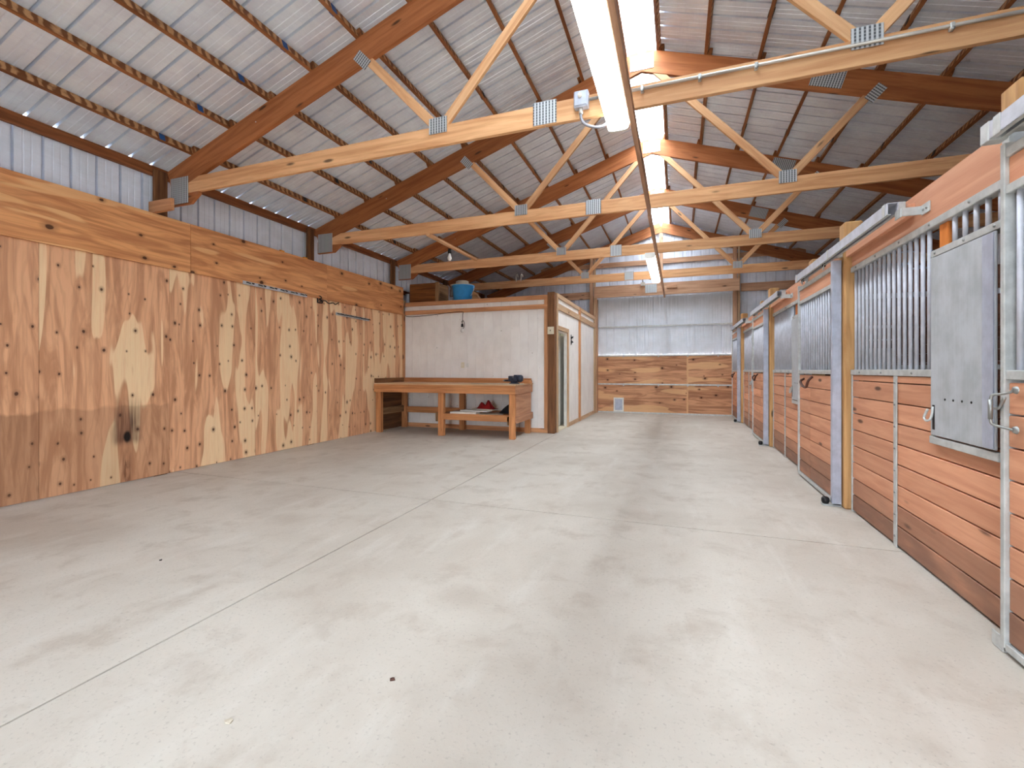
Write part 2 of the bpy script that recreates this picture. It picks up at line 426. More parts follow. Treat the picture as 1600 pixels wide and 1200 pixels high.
# ------------------------------------------------------------------ left wall
wl = struct('wall_left', 'plywood-lined left wall with ribbed steel siding showing above', 'wall')
seams = [-3.4, -2.22, -1.0, .22, 1.44, 2.65, 3.885, 5.115, 6.36, 7.6, 9.06]
colr = {2.65: (.5, .55), 3.885: (.80, 1), 5.115: (.78, 1), 6.36: (.66, 1), 7.6: (.82, 1), 1.44: (.1, .25)}
for i in range(len(seams) - 1):
    a, b = seams[i], seams[i + 1]
    o = box('plywood_sheet', (XL - .015, a + .0015, .012), (XL + random.uniform(0, .003), b - .0015, 2.60), 'plystreak' if a == 2.65 else 'ply', wl, .001)
    r, g_ = colr.get(a, (.5, 1)); o.color = (r, g_, 1, 1)
bs = [-3.4, -.75, 1.69, 4.13, 6.57, 9.0]
for i in range(len(bs) - 1):
    o = box('band_panel', (XL + .004, bs[i] + .0015, 2.553), (XL + .026 + .004 * (i % 2), bs[i + 1] - .0015, 3.181), 'plyband', wl, .001)
    o.color = (.45, 1, 1, 1)
box('plywood_backing', (XL - .02, 9.06, 0), (XL - .005, YB, 2.9), 'ply', wl, 0)
nsh = 19
for i in range(nsh):
    y0 = YF0 + i * .9144
    sheet('siding_sheet', .9144 if i < nsh - 1 else YB - y0, 3.76, 'siding', frame4((XL - .11, y0 + min(.9144, YB - y0), .0), (0, -1, 0), (0, 0, 1)), wl)
box('eave_girt', (XL - .105, YF0, 3.665), (XL - .065, YB, 3.785), 'eave', wl)
box('wall_girt', (XL - .105, YF0, 3.05), (XL - .06, YB, 3.14), 'eave', wl)
for y in [-3.3, -1.02, 1.42] + TY + [13.7]:
    box('wall_post', (XL - .06, y - .135, 0), (XL + .002 - .022, y + .02, 3.74), 'oldpost', wl, .006)
    if y in TY[:1]:
        pb = box('truss_block', (XL - .055, y - .18, 3.185), (XL + .34, y - .138, 3.325), 'trim', wl, .004)
for k, y in enumerate((5.55, 6.03)):
    box('clip', (XL + .0, y, 3.182), (XL + .03, y + .08, 3.20), 'yellow', wl, .002)

# ------------------------------------------------------------------ right wall (behind the stalls)
wr = struct('wall_right', 'ribbed steel outer wall behind the horse stalls', 'wall')
for i in range(nsh):
    y0 = YF0 + i * .9144; ww = min(.9144, YB - y0)
    sheet('siding_sheet', ww, 3.78, 'siding', frame4((XR + .11, y0, .0), (0, 1, 0), (0, 0, 1)), wr)
for k in range(12): box('kick_board', (XR - .01, YF0, .05 + k * .2), (XR + .03, YB, .242 + k * .2), 'inner', wr)
box('eave_girt', (XR + .06, YF0, 3.665), (XR + .1, YB, 3.785), 'eave', wr)
for y in [1.42] + TY: box('wall_post', (XR - .02 + .06, y - .20, 0), (XR + .1, y - .035, 3.74), 'oldpost', wr, .006)

# ------------------------------------------------------------------ roof
ce = struct('ceiling', 'pitched steel roof on timber purlins with a translucent ridge skylight', 'roof')
HW = .225
Ls = (XR + .2 - XC - HW) / cs
for i in range(nsh):
    y0 = YF0 + i * .9144; ww = min(.9144, YB + .1 - y0)
    for sd in (-1, 1):
        dz = .0012 * (i % 2)
        yd = Vector((sd * cs, 0, -sn)); up = Vector((sd * sn, 0, cs))
        start = Vector((XC + sd * HW, 0, ZS - S * HW + dz))
        def put(nm, st, L, mt):
            if sd > 0: sheet(nm, ww + .024, L, mt, frame4((st.x, y0 + ww + .012, st.z), (0, -1, 0), yd), ce)   # x cross y = outward
            else: sheet(nm, ww + .024, L, mt, frame4((st.x, y0 - .012, st.z), (0, 1, 0), yd), ce)
        put('roof_panel', start, Ls, 'roof')
        put('skylight_panel', Vector((XC, 0, ZS + .004 + dz)), (HW + .02) / cs, 'skylight')
px = [.25, .83, 1.43, 2.02, 2.63, 3.23, 3.82, 4.42, 5.03]
bays = [(1.42, TY[0]), (TY[0], TY[1]), (TY[1], TY[2]), (TY[2], TY[3]), (TY[3], YB - .05)]
for bi, (ya, yb) in enumerate(bays):
    for sd in (-1, 1):
        nrm = Vector((sd * sn, 0, cs))
        for pi_, d in enumerate(px):
            x = XC + sd * (d + (-.02 if bi % 2 else .02))
            zc_ = zr(x, ZS) - .002
            c0 = Vector((x, 0, zc_)) - nrm * .0455
            p = beam('purlin', c0 + Vector((0, ya - (.03 if bi else 1.), 0)), c0 + Vector((0, min(yb + .30, YB - .01), 0)), .038, .086, None, ce, up=nrm, bev=.002, mats=('purlin', 'purlinside'))
            if (bi == 0 and sd < 0) or (bi in (1, 2) and pi_ > 1):
                yc = yb - (.37 if bi == 0 else .75) + .02 * pi_ * 0
                cl = Vector((x, yc, zc_)) - nrm * .05
                beam('purlin_clip', cl - Vector((0, .03, 0)), cl + Vector((0, .03, 0)), .052, .075, 'blueclip' if bi == 0 else 'darkclip', ce, up=nrm, bev=.002)

# ------------------------------------------------------------------ back gable wall and header
wb = struct('wall_back', 'ribbed steel gable end with timber girts above the aisle door', 'wall')
gx = [XL - .11, -5.2, -4.27, -3.35, -2.42, -1.5, -.59, .33, 1.5, 2.42, 3.33, 4.25, XR + .11]
for a, b in zip(gx[:-1], gx[1:]):
    if True:
        mid = (a + b) / 2
        z0 = 3.42 if -2.42 < mid < 1.5 else 0.
        top = lambda u, a=a: zr(a + u, ZS + .01) - z0
        sheet('gable_sheet', b - a, 1, 'siding', frame4((a, YB, z0), (1, 0, 0), (0, 0, 1)) @ Matrix.Diagonal((1, 1, -1, 1)), wb, top)
for z, hh in ((4.36, .14), (3.9, .0)):
    if hh: box('gable_girt', (XL + 1.9, YB - .06, z), (XR - 1.9, YB - .022, z + hh), 'girt', wb)
box('gable_girt', (XL, YB - .06, 3.44), (-2.5, YB - .022, 3.66), 'girt', wb)
box('gable_girt', (1.62, YB - .06, 3.44), (XR, YB - .022, 3.66), 'girt', wb)
for xa in (-2.50, 1.42): 
    box('gable_post', (xa, YB - .15, 0), (xa + .1, YB - .065, zr(xa, ZB) + .1), 'girt', wb, .004)
    box('gable_post', (xa + .12, YB - .15, 0), (xa + .17, YB - .065, zr(xa, ZB) + .1), 'paletrim', wb, .004)
box('gable_post', (XC - .05, YB - .1, 3.76), (XC + .05, YB - .062, ZB + .2), 'girt', wb, .004)
for sd in (-1, 1):
    beam('gable_rafter', (XC, YB - .09, ZB + .15), (XC + sd * 5.4, YB - .09, ZB + .15 - S * 5.4), .04, .28, 'rafter', wb)
hd = box('aisle_header', (-2.34, 13.60, 3.43), (1.56, 13.64, 3.765), 'girt', None, .004)
tag(hd, 'wide timber header board right above the far sliding door', 'beam')
pl = box('splice_plate', (-.72 - .16, 13.592, 3.50), (-.56, 13.6, 3.74), 'plate', hd, .001)
box('nailer_block', (-.30, 13.55, 3.60), (-.02, 13.6, 3.69), 'girt', hd)
jb = box('junction_box', (-1.0, 13.54, 3.70), (-.88, 13.6, 3.80), 'conduit', hd)

# far aisle door
fd = struct('door_1', 'closed sliding barn door with white ribbed steel above plywood kick panels', 'door')
YD = 14.1
xs = [-2.32, -1.4056, -.4912, .4232, 1.46]
for i in range(4):
    sheet('door_sheet', xs[i + 1] - xs[i], 1.80, 'doorsiding', frame4((xs[i], YD, 1.72), (1, 0, 0), (0, 0, 1)) @ Matrix.Diagonal((1, 1, -1, 1)), fd)
for x0, x1 in ((-2.32, .26), (.26, 1.46)):
    for z0, z1 in ((.03, .86), (.87, 1.71)):
        box('plywood_panel', (x0 + .002, YD - .02, z0), (x1 - .002, YD - .005, z1), 'plydoor', fd, .001).color = (.55, 1, 1, 1)
box('seam_batten', (.24, YD - .024, .03), (.285, YD - .02, 1.71), 'plydoor', fd, .001)
for z in (.0, .845, 1.70, 2.57, 3.46):
    box('door_rail', (-2.34, YD - .05, z), (1.48, YD - .022, z + .04), 'galv', fd, .002)
for z in (.845, 1.70):
    for xx in (-1.55, -.55, .25, 1.05): box('rail_clip', (xx, YD - .058, z - .03), (xx + .035, YD - .05, z + .045), 'galv', fd, .002)
for a, b in ((-2.42, -2.30), (1.44, 1.56)):  # side pieces added to close the gap that leaked daylight
    box('jamb', (a, YB - .06, 0), (b, YD + .06, 3.52), 'girt', fd)
box('head_gap_cover', (-2.42, YB - .02, 3.50), (1.56, YD + .06, 3.53), 'galv', fd)  # added over the door to block sky light at the gap
pd = thing('pet_door', 'small white framed pet door low in the far plywood kick panel', 'pet door', (-1.68, YD - .02, .05))
for a, b in (((-1.83, .04), (-1.79, .46)), ((-1.57, .04), (-1.53, .46)), ((-1.79, .42), (-1.57, .46)), ((-1.79, .04), (-1.57, .08))):
    box('frame', (a[0], YD - .045, a[1]), (b[0], YD - .02, b[1]), 'whitepaint', pd)
box('flap', (-1.79, YD - .032, .08), (-1.57, YD - .022, .42), 'stile', pd)

# front gable with the open entrance (behind the viewer)
wf = struct('wall_front', 'front gable wall around the open entrance', 'wall')
for a, b in ((XL - .11, -1.15), (.25, XR + .11)):
    sheet('gable_sheet', b - a, 1, 'siding', frame4((a, YF0, 0), (1, 0, 0), (0, 0, 1)), wf, lambda u, a=a: zr(a + u, ZS + .01))
mesh('gable_top', [(-1.15, YF0, 2.2), (.25, YF0, 2.2), (.25, YF0, zr(.25, ZS)), (XC, YF0, ZS), (-1.15, YF0, zr(-1.15, ZS))], [(0, 1, 2, 3, 4)], 'siding', None, wf)

# ------------------------------------------------------------------ roof trusses
TL = ['nearest roof truss, carrying the conduit and the grey junction box',
      'second roof truss from the viewer, its chord ending above the first open stall door',
      'third roof truss from the viewer, its left end by the tack room corner',
      'farthest full roof truss, crossing just in front of the far header']
def plate(nm, X, Z, w_, h_, Y, parent, ang=0.):
    me = boxmesh((w_, h_, .006), .0008, ('plate',))
    m4 = T(X, Y, Z) @ Euler((PI / 2, 0, 0)).to_matrix().to_4x4() @ Matrix.Rotation(ang, 4, 'Z')
    return link(nm, me, m4, parent)
def truss(i):
    y = TY[i]
    t = thing('roof_truss', TL[i], 'roof truss', (XC, y, 3.425), 'timber roof trusses')
    th = math.atan(S)
    for sd in (-1, 1):
        e = XC + sd * 5.42
        zm = (ZB + ZT) / 2
        beam('top_chord', (XC + sd * .012, y, zm - S * .012), (e, y, zr(e, zm)), .05, .286, 'rafter', t)
        q = Vector((XC + sd * 2.56, y, zr(XC + sd * 2.56, ZB) + .10)); nd = Vector((XC + sd * 1.69, y, 3.60))
        beam('web', q, nd + Vector((sd * .035, 0, .02)), .038, .089, 'web', t)
        beam('web', nd + Vector((-sd * .045, 0, .02)), (XC + sd * .13, y, ZB + .03), .036, .089, 'web', t)
        plate('gusset_plate', nd.x, 3.615, .19, .15, y - .0285, t)
        plate('gusset_plate', q.x - sd * .0, q.z - .06, .20, .11, y - .0285, t, sd * math.atan2(q.z - nd.z, abs(q.x - nd.x)))
        plate('gusset_plate', XC + sd * 2.10 if sd > 0 else XC + sd * 4.0, zr(XC + sd * 2.1 if sd > 0 else XC + sd * 4.0, ZB + .16), .34 if sd > 0 else .01, .22 if sd > 0 else .01, y - .0285, t, -sd * th)
        hx = XC + sd * 5.24
        prism('heel_block', [(hx - sd * .18, 3.30), (hx + sd * .17, 3.30), (hx + sd * .17, 3.5), (hx - sd * .32, 3.5), (hx - sd * .32, 3.40)], 'y', y - .019, y + .019, 'rafter', t)
        plate('heel_plate', hx, 3.47, .30, .32, y - .0285, t)
    beam('bottom_chord', (XC - 5.25, y, 3.52), (-1.095, y, 3.52), .04, .186, 'chord', t)
    beam('bottom_chord', (-1.09, y, 3.52), (XC + 5.25, y, 3.52), .04, .186, 'chord', t)
    plate('splice_plate', -1.09, 3.535, .21, .2, y - .0245, t)
    plate('ridge_plate', XC, ZB + .12, .3, .2, y - .0285, t)
    return t
TR = [truss(i) for i in range(4)]

# long brace boards under the chords
for nm, a, b, lab in (('brace_board', .6, TY[1] + .03, 'long flat brace board overhead beside the nearest lit lamp'),
                      ('brace_board', TY[1] + .03, TY[2] + .02, 'brace board under the chords between second and third truss'),
                      ('brace_board', TY[2] + .02, 13.6, 'brace board running beside the far lit lamp to the header')):
    tag(box(nm, (-.372 if a < 5 or a > 8 else -.377, a, 3.34), (-.33 if a < 5 or a > 8 else -.335, b, 3.425), 'girt', None), lab, 'brace board', 'brace boards under the trusses')

# ------------------------------------------------------------------ strip lamps
def lamp(ya, yb, lab):
    xc, z1 = -.475, 3.424
    t = thing('strip_lamp', lab, 'lamp', (xc, (ya + yb) / 2, 3.33), 'wraparound strip lamps')
    box('housing', (xc - .085, ya, z1 - .03), (xc + .085, yb, z1), 'whitepaint', t)
    pr = [(-.088, -.02), (-.092, -.045), (-.078, -.085), (-.055, -.095), (.055, -.095), (.078, -.085), (.092, -.045), (.088, -.02)]
    prism('lens', [(xc + a, z1 + b) for a, b in pr], 'y', ya + .03, yb - .03, 'lens', t)
    for y in (ya, yb - .03):
        prism('end_cap', [(xc + a * 1.04, z1 + b * 1.04) for a, b in pr], 'y', y, y + .03, 'whitepaint', t)
    for y in (ya + .2, yb - .25): box('latch', (xc + .09, y, z1 - .06), (xc + .1, y + .05, z1 - .03), 'whitepaint', t)
    return t
lamp(1.42, TY[0] + .12, 'lit strip lamp hanging under the nearest truss')
lamp(TY[2] - .1, TY[3] + .03, 'lit strip lamp hanging near the far header')

# conduit, box and cable on the nearest truss
jb = thing('junction_box', 'grey junction box with flexible cable on the nearest truss chord', 'junction box', (-.76, 3.8, 3.49))
box('housing', (-.82, 3.77, 3.49), (-.70, 3.838, 3.625), 'stile', jb, .006)
box('cover', (-.81, 3.76, 3.50), (-.71, 3.77, 3.615), 'stile', jb, .004)
lathe('knob', [(0, .02), (.018, .02), (.018, 0)], 'whitepaint', (-.765, 3.76, 3.575), jb, 12, (PI / 2, 0, 0))
cyl('connector', (-.765, 3.80, 3.44), (-.765, 3.80, 3.49), .018, 'conduit', jb)
tube('cable', [(-.765, 3.80, 3.45), (-.76, 3.80, 3.40), (-.73, 3.81, 3.355), (-.66, 3.84, 3.335), (-.60, 3.87, 3.345), (-.56, 3.88, 3.37)], .012, 'tin', jb)
cd = thing('conduit', 'thin steel conduit strapped along the nearest truss chord', 'conduit', (2, 3.82, 3.56))
cyl('pipe', (-.70, 3.822, 3.565), (4.8, 3.822, 3.565), .0125, 'conduit', cd)
for xx in (-.27, .16, .55, 1.7, 2.9):
    box('strap', (xx - .012, 3.805, 3.535), (xx + .012, 3.842, 3.582), 'galv', cd)
    lathe('screw', [(0, .006), (.011, .004), (.011, 0)], 'bolt', (xx, 3.805, 3.54), cd, 10, (PI / 2, 0, 0))
    
cb = tube('lamp_cable', [(-.94, 13.56, 3.80), (-.92, 13.3, 3.84), (-.8, 12.6, 3.72), (-.62, 11.9, 3.55), (-.5, 11.25, 3.40)], .010, 'iron')
tag(cb, 'dark cable looping from the far header box to the lamp', 'cable')

# bulb on a slanting board between second and third truss
bb = box('bulb_board', (0, 0, 0), (1, .1, .1), 'web'); bpy.data.objects.remove(bb)
bb = beam('bulb_board', (-3.68, TY[1] - .02, 3.415), (-3.97, TY[2] - .03, 3.60), .07, .038, 'web')
tag(bb, 'slanting board with a hanging bulb between second and third truss', 'board')
pb = thing('bulb_lamp', 'bare bulb in black socket under the slanting board', 'bulb', (-3.86, 7.25, 3.35))
lathe('socket', [(0, .0), (.028, .0), (.032, -.05), (.03, -.085), (0, -.085)], 'black', (-3.84, 7.3, 3.462), pb, 14)
BULB = [(.016, 0), (.018, -.02), (.034, -.06), (.04, -.085), (.034, -.11), (.018, -.125), (0, -.13)]
lathe('bulb', BULB, 'bulb', (-3.84, 7.3, 3.377), pb, 14)

# ------------------------------------------------------------------ tack room
YT, XT = 9.06, -2.345
tf = struct('wall_tack_front', 'white grooved front wall of the tack room with timber trim', 'wall')
x = XL + .02; k = 0
while x < XT - .16:
    x1 = min(x + .2, XT - .15)
    box('siding_strip', (x + .004, YT + .012, .02), (x1 - .004, YT + .03, 2.82), 'white', tf, .003); x = x1
box('siding_back', (XL, YT + .022, .0), (XT - .05, YT + .04, 2.82), 'white', tf, 0)
box('trim_board', (XL + .03, YT - .03, 2.745), (XT - .15, YT + .012, 2.835), 'trim', tf)
box('trim_board', (XL + .03, YT - .03, 2.555), (XT - .15, YT + .012, 2.645), 'trim', tf)
box('trim_board', (XT - .235, YT - .025, .09), (XT - .152, YT + .012, 2.745), 'trim', tf)
box('trim_board', (XL + .03, YT - .03, 0), (XT - .15, YT + .012, .09), 'trim', tf)
box('trim_board', (XL - .0, YT - .06, .0), (XL + .035, YT + .012, 2.55), 'trim', tf)
box('corner_post', (XT - .15, YT - .07, 0), (XT - .002, YT + .09, 2.88), 'oldpost', tf, .006).color = (1, 1, 1, 1)
tsd = struct('wall_tack_side', 'white side wall of the tack room with a doorway and pale trim', 'wall')
D0, D1, DH = 9.24, 10.13, 2.13
def strips(y0, y1, z0, z1):
    y = y0
    while y < y1 - .01:
        yy = min(y + .2, y1)
        box('siding_strip', (XT - .03, y + .004, z0), (XT - .012, yy - .004, z1), 'white', tsd, .003); y = yy
strips(D1, 13.88, .02, 2.85); strips(YT + .09, D1, DH, 2.85)
box('siding_back', (XT - .045, D1, 0), (XT - .022, 13.88, 2.85), 'white', tsd, 0)
box('siding_back', (XT - .045, YT + .09, DH), (XT - .022, D1, 2.85), 'white', tsd, 0)
for a, b in ((YT + .09, 11.40), (11.54, 13.6)):
    box('trim_board', (XT - .012, a, 2.79), (XT + .02, b, 2.88), 'paletrim', tsd)
    box('trim_board', (XT - .012, a, 2.55), (XT + .02, b, 2.68), 'paletrim', tsd)
box('trim_board', (XT - .012, 11.40, 0), (XT + .026, 11.54, 2.88), 'trim', tsd)
box('trim_board', (XT - .012, 13.6, 0), (XT + .02, 13.72, 2.88), 'paletrim', tsd)
box('trim_board', (XT - .012, D1 + .1, 0), (XT + .015, 11.40, .09), 'paletrim', tsd)
box('trim_board', (XT - .012, 11.54, 0), (XT + .015, 13.6, .09), 'paletrim', tsd)
box('trim_board', (XT - .012, YT + .091, 0), (XT + .018, YT + .17, 2.79), 'paletrim', tsd)
box('trim_board', (XT - .012, YT + .17, DH), (XT + .018, D1 + .09, DH + .09), 'paletrim', tsd)
box('trim_board', (XT - .012, D1, 0), (XT + .018, D1 + .09, DH), 'paletrim', tsd)
dj = struct('door_2', 'open tack room doorway with white painted jamb', 'door')
box('jamb', (XT - .075, D1 - .04, 0), (XT - .012, D1, DH), 'whitepaint', dj)
box('jamb', (XT - .075, D0 - .04, 0), (XT - .012, D0, DH), 'whitepaint', dj)
box('jamb', (XT - .075, D0, DH - .04), (XT - .012, D1 - .04, DH), 'whitepaint', dj)
box('threshold', (XT - .16, D0, 0), (XT - .0, D1 - .04, .03), 'cream', dj)
box('door_leaf', (XT - .21, D1 + .0, .03), (XT - .17, D1 + .83, DH - .05), 'whitepaint', dj)
ti = struct('wall_tack_inner', 'pale green inner walls and deck of the tack room', 'wall')
box('inner_lining', (XL + .02, 13.80, 0), (XT - .05, 13.84, 2.7), 'greenwall', ti, 0)
box('inner_lining', (XL + .02, YT + .045, 0), (XL + .05, 13.80, 2.7), 'greenwall', ti, 0)
box('loft_deck', (XL + .02, YT + .045, 2.78), (XT - .05, 13.84, 2.82), 'inner', ti, 0)
bl = bpy.data.lights.new('tack_room_fill', 'POINT'); bl.energy = 25; bl.color = (1, .95, .85); bl.shadow_soft_size = .06  # added fill light, no lamp known here; brightens the room behind the doorway
link('tack_room_fill', bl, T(-4.2, 11.8, 2.55))
jk = thing('jacket', 'dark jacket hanging inside the tack room doorway', 'jacket', (-2.78, 11.2, .68))
jkm = lathe('coat_body', [(.0, 1.0), (.07, .98), (.16, .9), (.17, .6), (.19, .25), (.2, 0), (.0, 0)], 'tarp', (-2.78, 11.2, .68), jk, 14)
cyl('hook', (-2.78, 11.2, 1.66), (-2.78, 11.2, 2.78), .006, 'iron', jk)

# things on the tack room walls
wbulb = thing('wall_bulb', 'bare bulb hanging by its cord on the white tack wall', 'bulb', (-4.41, 9.0, 2.1))
tube('cord', [(XL + .08, 8.99, 2.86), (XL + .07, 8.99, 2.62), (XL + .16, 8.99, 2.51), (-5.2, 8.985, 2.52), (-4.8, 9.0, 2.555), (-4.43, 9.0, 2.565), (-4.41, 8.99, 2.5), (-4.415, 8.98, 2.30)], .006, 'iron', wbulb, 6)
tube('cord_loop', [(-4.43, 8.97, 2.33), (-4.39, 8.97, 2.37), (-4.36, 8.97, 2.30), (-4.37, 8.97, 2.21), (-4.41, 8.97, 2.20)], .007, 'iron', wbulb, 6)
lathe('socket', [(0, 0), (.024, 0), (.028, -.07), (0, -.07)], 'iron', (-4.415, 8.98, 2.30), wbulb, 12)
lathe('bulb', BULB, 'bulb', (-4.415, 8.98, 2.235), wbulb, 14)
for xx, w_, h_, lab in ((-4.445, .075, .12, 'tall cream switch plate on the white wall above bench'), (-4.33, .055, .085, 'small grey outlet beside the cream switch plate')):
    o = thing('wall_plate', lab, 'wall plate', (xx, 9.07, 1.40))
    box('cover', (xx - w_ / 2, 9.055, 1.40 - h_ / 2), (xx + w_ / 2, 9.071, 1.40 + h_ / 2), 'cream' if w_ > .06 else 'whitepaint', o)
    box('toggle', (xx - .008, 9.045, 1.385), (xx + .008, 9.055, 1.415), 'whitepaint', o)
sw = thing('switch_box', 'cream switch box on the tack room corner post', 'switch', (-2.42, 8.98, 2.07))
box('backing', (-2.49, 8.972, 2.02), (-2.36, 8.99, 2.17), 'cream', sw)
box('cover', (-2.46, 8.955, 2.05), (-2.39, 8.972, 2.14), 'cream', sw)
box('toggle', (-2.433, 8.94, 2.08), (-2.418, 8.955, 2.11), 'iron', sw)
orn = thing('wall_hook', 'black iron ornament hook beside the tack room doorway', 'hook', (XT - .01, 10.55, 2.0))
box('back_bar', (XT - .012, 10.53, 1.88), (XT + .0, 10.55, 2.12), 'iron', orn)
for dy, dz in ((-.07, .06), (.07, .08), (-.06, -.08), (.06, -.06)):
    tube('scroll', [(XT - .006, 10.54, 2.0 + dz * .3), (XT + .01, 10.54 + dy * .6, 2.0 + dz * .7), (XT + .02, 10.54 + dy, 2.0 + dz), (XT + .01, 10.54 + dy * 1.3, 2.0 + dz * .6)], .012, 'iron', orn, 6)

# ------------------------------------------------------------------ storage on the tack room roof
cr = thing('wooden_crate', 'dark stained wooden crate on the tack room roof', 'crate', (-5.4, 9.35, 2.836))
box('side_panel', (-5.83, 9.12, 2.836), (-5.10, 9.14, 3.27), 'crate', cr)
box('side_panel', (-5.83, 9.62, 2.836), (-5.10, 9.64, 3.27), 'crate', cr)
box('end_panel', (-5.83, 9.14, 2.836), (-5.81, 9.62, 3.27), 'crate', cr)
box('end_panel', (-5.12, 9.14, 2.836), (-5.10, 9.62, 3.27), 'cratepale', cr)
box('bottom_panel', (-5.81, 9.14, 2.836), (-5.12, 9.62, 2.86), 'crate', cr)
box('corner_batten', (-5.15, 9.095, 2.836), (-5.08, 9.12, 3.28), 'cratepale', cr)
box('corner_batten', (-5.10, 9.10, 2.836), (-5.075, 9.16, 3.28), 'cratepale', cr)
bk = thing('bucket', 'bright blue plastic bucket on the tack room roof', 'bucket', (-4.58, 9.36, 2.836))
lathe('body', [(0, .01), (.2, .01), (.205, 0), (.215, .02), (.245, .33), (.262, .335), (.262, .36), (.24, .36), (.232, .32), (.19, .03), (0, .03)], 'bluebucket', (-4.58, 9.36, 2.836), bk, 32)
tube('handle', [(-4.315, 9.36, 3.175), (-4.300, 9.33, 3.10), (-4.325, 9.29, 3.0), (-4.345, 9.27, 2.95)], .006, 'whitepaint', bk, 6)
box('handle_ear', (-4.345, 9.33, 3.12), (-4.315, 9.39, 3.19), 'bluebucket', bk)
cov = thing('bucket_tray', 'pale round pan lying over the blue bucket', 'pan', (-4.66, 9.36, 3.196))
lathe('pan', [(0, .115), (.11, .115), (.145, .1), (.15, .03), (.27, .012), (.27, 0), (.0, 0)], 'stone', (-4.60, 9.36, 3.197), cov, 24)
can = thing('paint_can', 'grey tin can beside the crate on the tack roof', 'can', (-5.90, 9.2, 2.836))
lathe('body', [(0, .0), (.06, .0), (.063, .01), (.06, .02), (.06, .2), (.064, .205), (.064, .22), (.0, .22)], 'tin', (-5.92 + .02, 9.16, 2.836), can, 20)
ct = lathe('black_bottle', [(0, 0), (.05, 0), (.052, .18), (.03, .23), (.02, .3), (0, .3)], 'black', (-5.895, 9.32, 2.836)); tag(ct, 'dark bottle standing behind the grey can', 'bottle')
sl = prism('board_scrap', [(-4.29, 2.836), (-4.09, 2.836), (-4.20, 3.0), (-4.27, 3.04)], 'y', 9.2, 9.32, 'cratepale')
tag(sl, 'broken wood scrap leaning beside the blue bucket', 'wood scrap')
for k, xx in enumerate((-3.93, -3.80)):
    h_ = tube('loft_hook', [(xx, TY[3] - .028, 3.58), (xx, TY[3] - .035, 3.72), (xx + .02, TY[3] - .04, 3.76), (xx + .045, TY[3] - .04, 3.73), (xx + .045, TY[3] - .04, 3.68)], .009, 'paper')
    tag(h_, 'small pale hook on the farthest chord, ' + ('left' if k == 0 else 'right') + ' of two', 'hook', 'hooks on the farthest chord')

# ------------------------------------------------------------------ workbench
BX0, BX1, BY0, BY1 = -5.92, -2.82, 7.93, 9.0
wbn = thing('workbench', 'long timber workbench with lower shelf against the white wall', 'workbench', (-4.4, 8.45, 0))
for xa, xb in ((-5.90, -5.78), (-4.44, -4.32), (-2.95, -2.84)):
    box('leg', (xa, BY0 + .02, 0), (xb, BY0 + .11, .84), 'bench', wbn, .006)
    box('leg', (xa, BY1 - .13, 0), (xb, BY1 - .04, .84), 'bench', wbn, .006)
box('apron', (BX0, BY0 - .02, .84), (BX1 - .0, BY0 + .018, 1.0), 'bench', wbn)
box('apron', (BX1 - .038, BY0 + .018, .84), (BX1, BY1 - .04, 1.0), 'benchside', wbn)
box('apron', (BX0, BY1 - .04, .84), (BX1, BY1, 1.0), 'bench', wbn)
n_ = 5; yy = BY0 - .02
for k in range(n_):
    y1 = yy + (BY1 - BY0 + .02) / n_
    box('top_plank', (BX0, yy + .001, 1.0), (BX1 + .015, y1 - .001, 1.022), 'paletrim', wbn, .002); yy = y1
box('backsplash', (BX0 + .04, BY1 - .04, 1.022), (BX1 - .02, BY1, 1.12), 'bench', wbn)
box('backsplash', (BX0, BY0 + .0, 1.022), (BX0 + .04, BY1, 1.12), 'oldpost', wbn)
box('shelf_rail', (-4.48, BY0 + .0, .32), (-2.86, BY0 + .019, .42), 'bench', wbn) if False else box('shelf_rail', (-4.32, BY0 + .03, .32), (-2.95, BY0 + .07, .42), 'bench', wbn)
box('shelf_board', (-4.44, BY0 + .03, .42), (-2.86, BY0 + .5, .44), 'bench', wbn)
box('shelf_board', (-4.44, BY0 + .503, .42), (-2.86, BY1 - .05, .44), 'bench', wbn)
box('side_panel', (BX1 - .035, BY0 + .11, .42), (BX1 - .015, BY1 - .05, .84), 'benchside', wbn)
box('side_rail', (BX1 - .02, BY0 + .06, .30), (BX1 + .018, BY1 - .02, .43), 'benchside', wbn)
box('side_rail', (-5.86, BY0 + .11, .36), (-5.82, BY1 - .13, .50), 'cratepale', wbn)
box('side_panel', (-5.90, BY0 + .11, .02), (-5.88, BY1 - .13, .84), 'oldpost', wbn)
box('back_rail', (-5.78, BY1 - .09, .34), (-4.44, BY1 - .045, .47), 'bench', wbn)
box('support_block', (-4.50, BY0 + .03, .28), (-4.44, BY0 + .11, .46), 'cratepale', wbn)
box('support_block', (-2.99, BY0 + .03, .26), (-2.95, BY0 + .07, .42), 'cratepale', wbn)
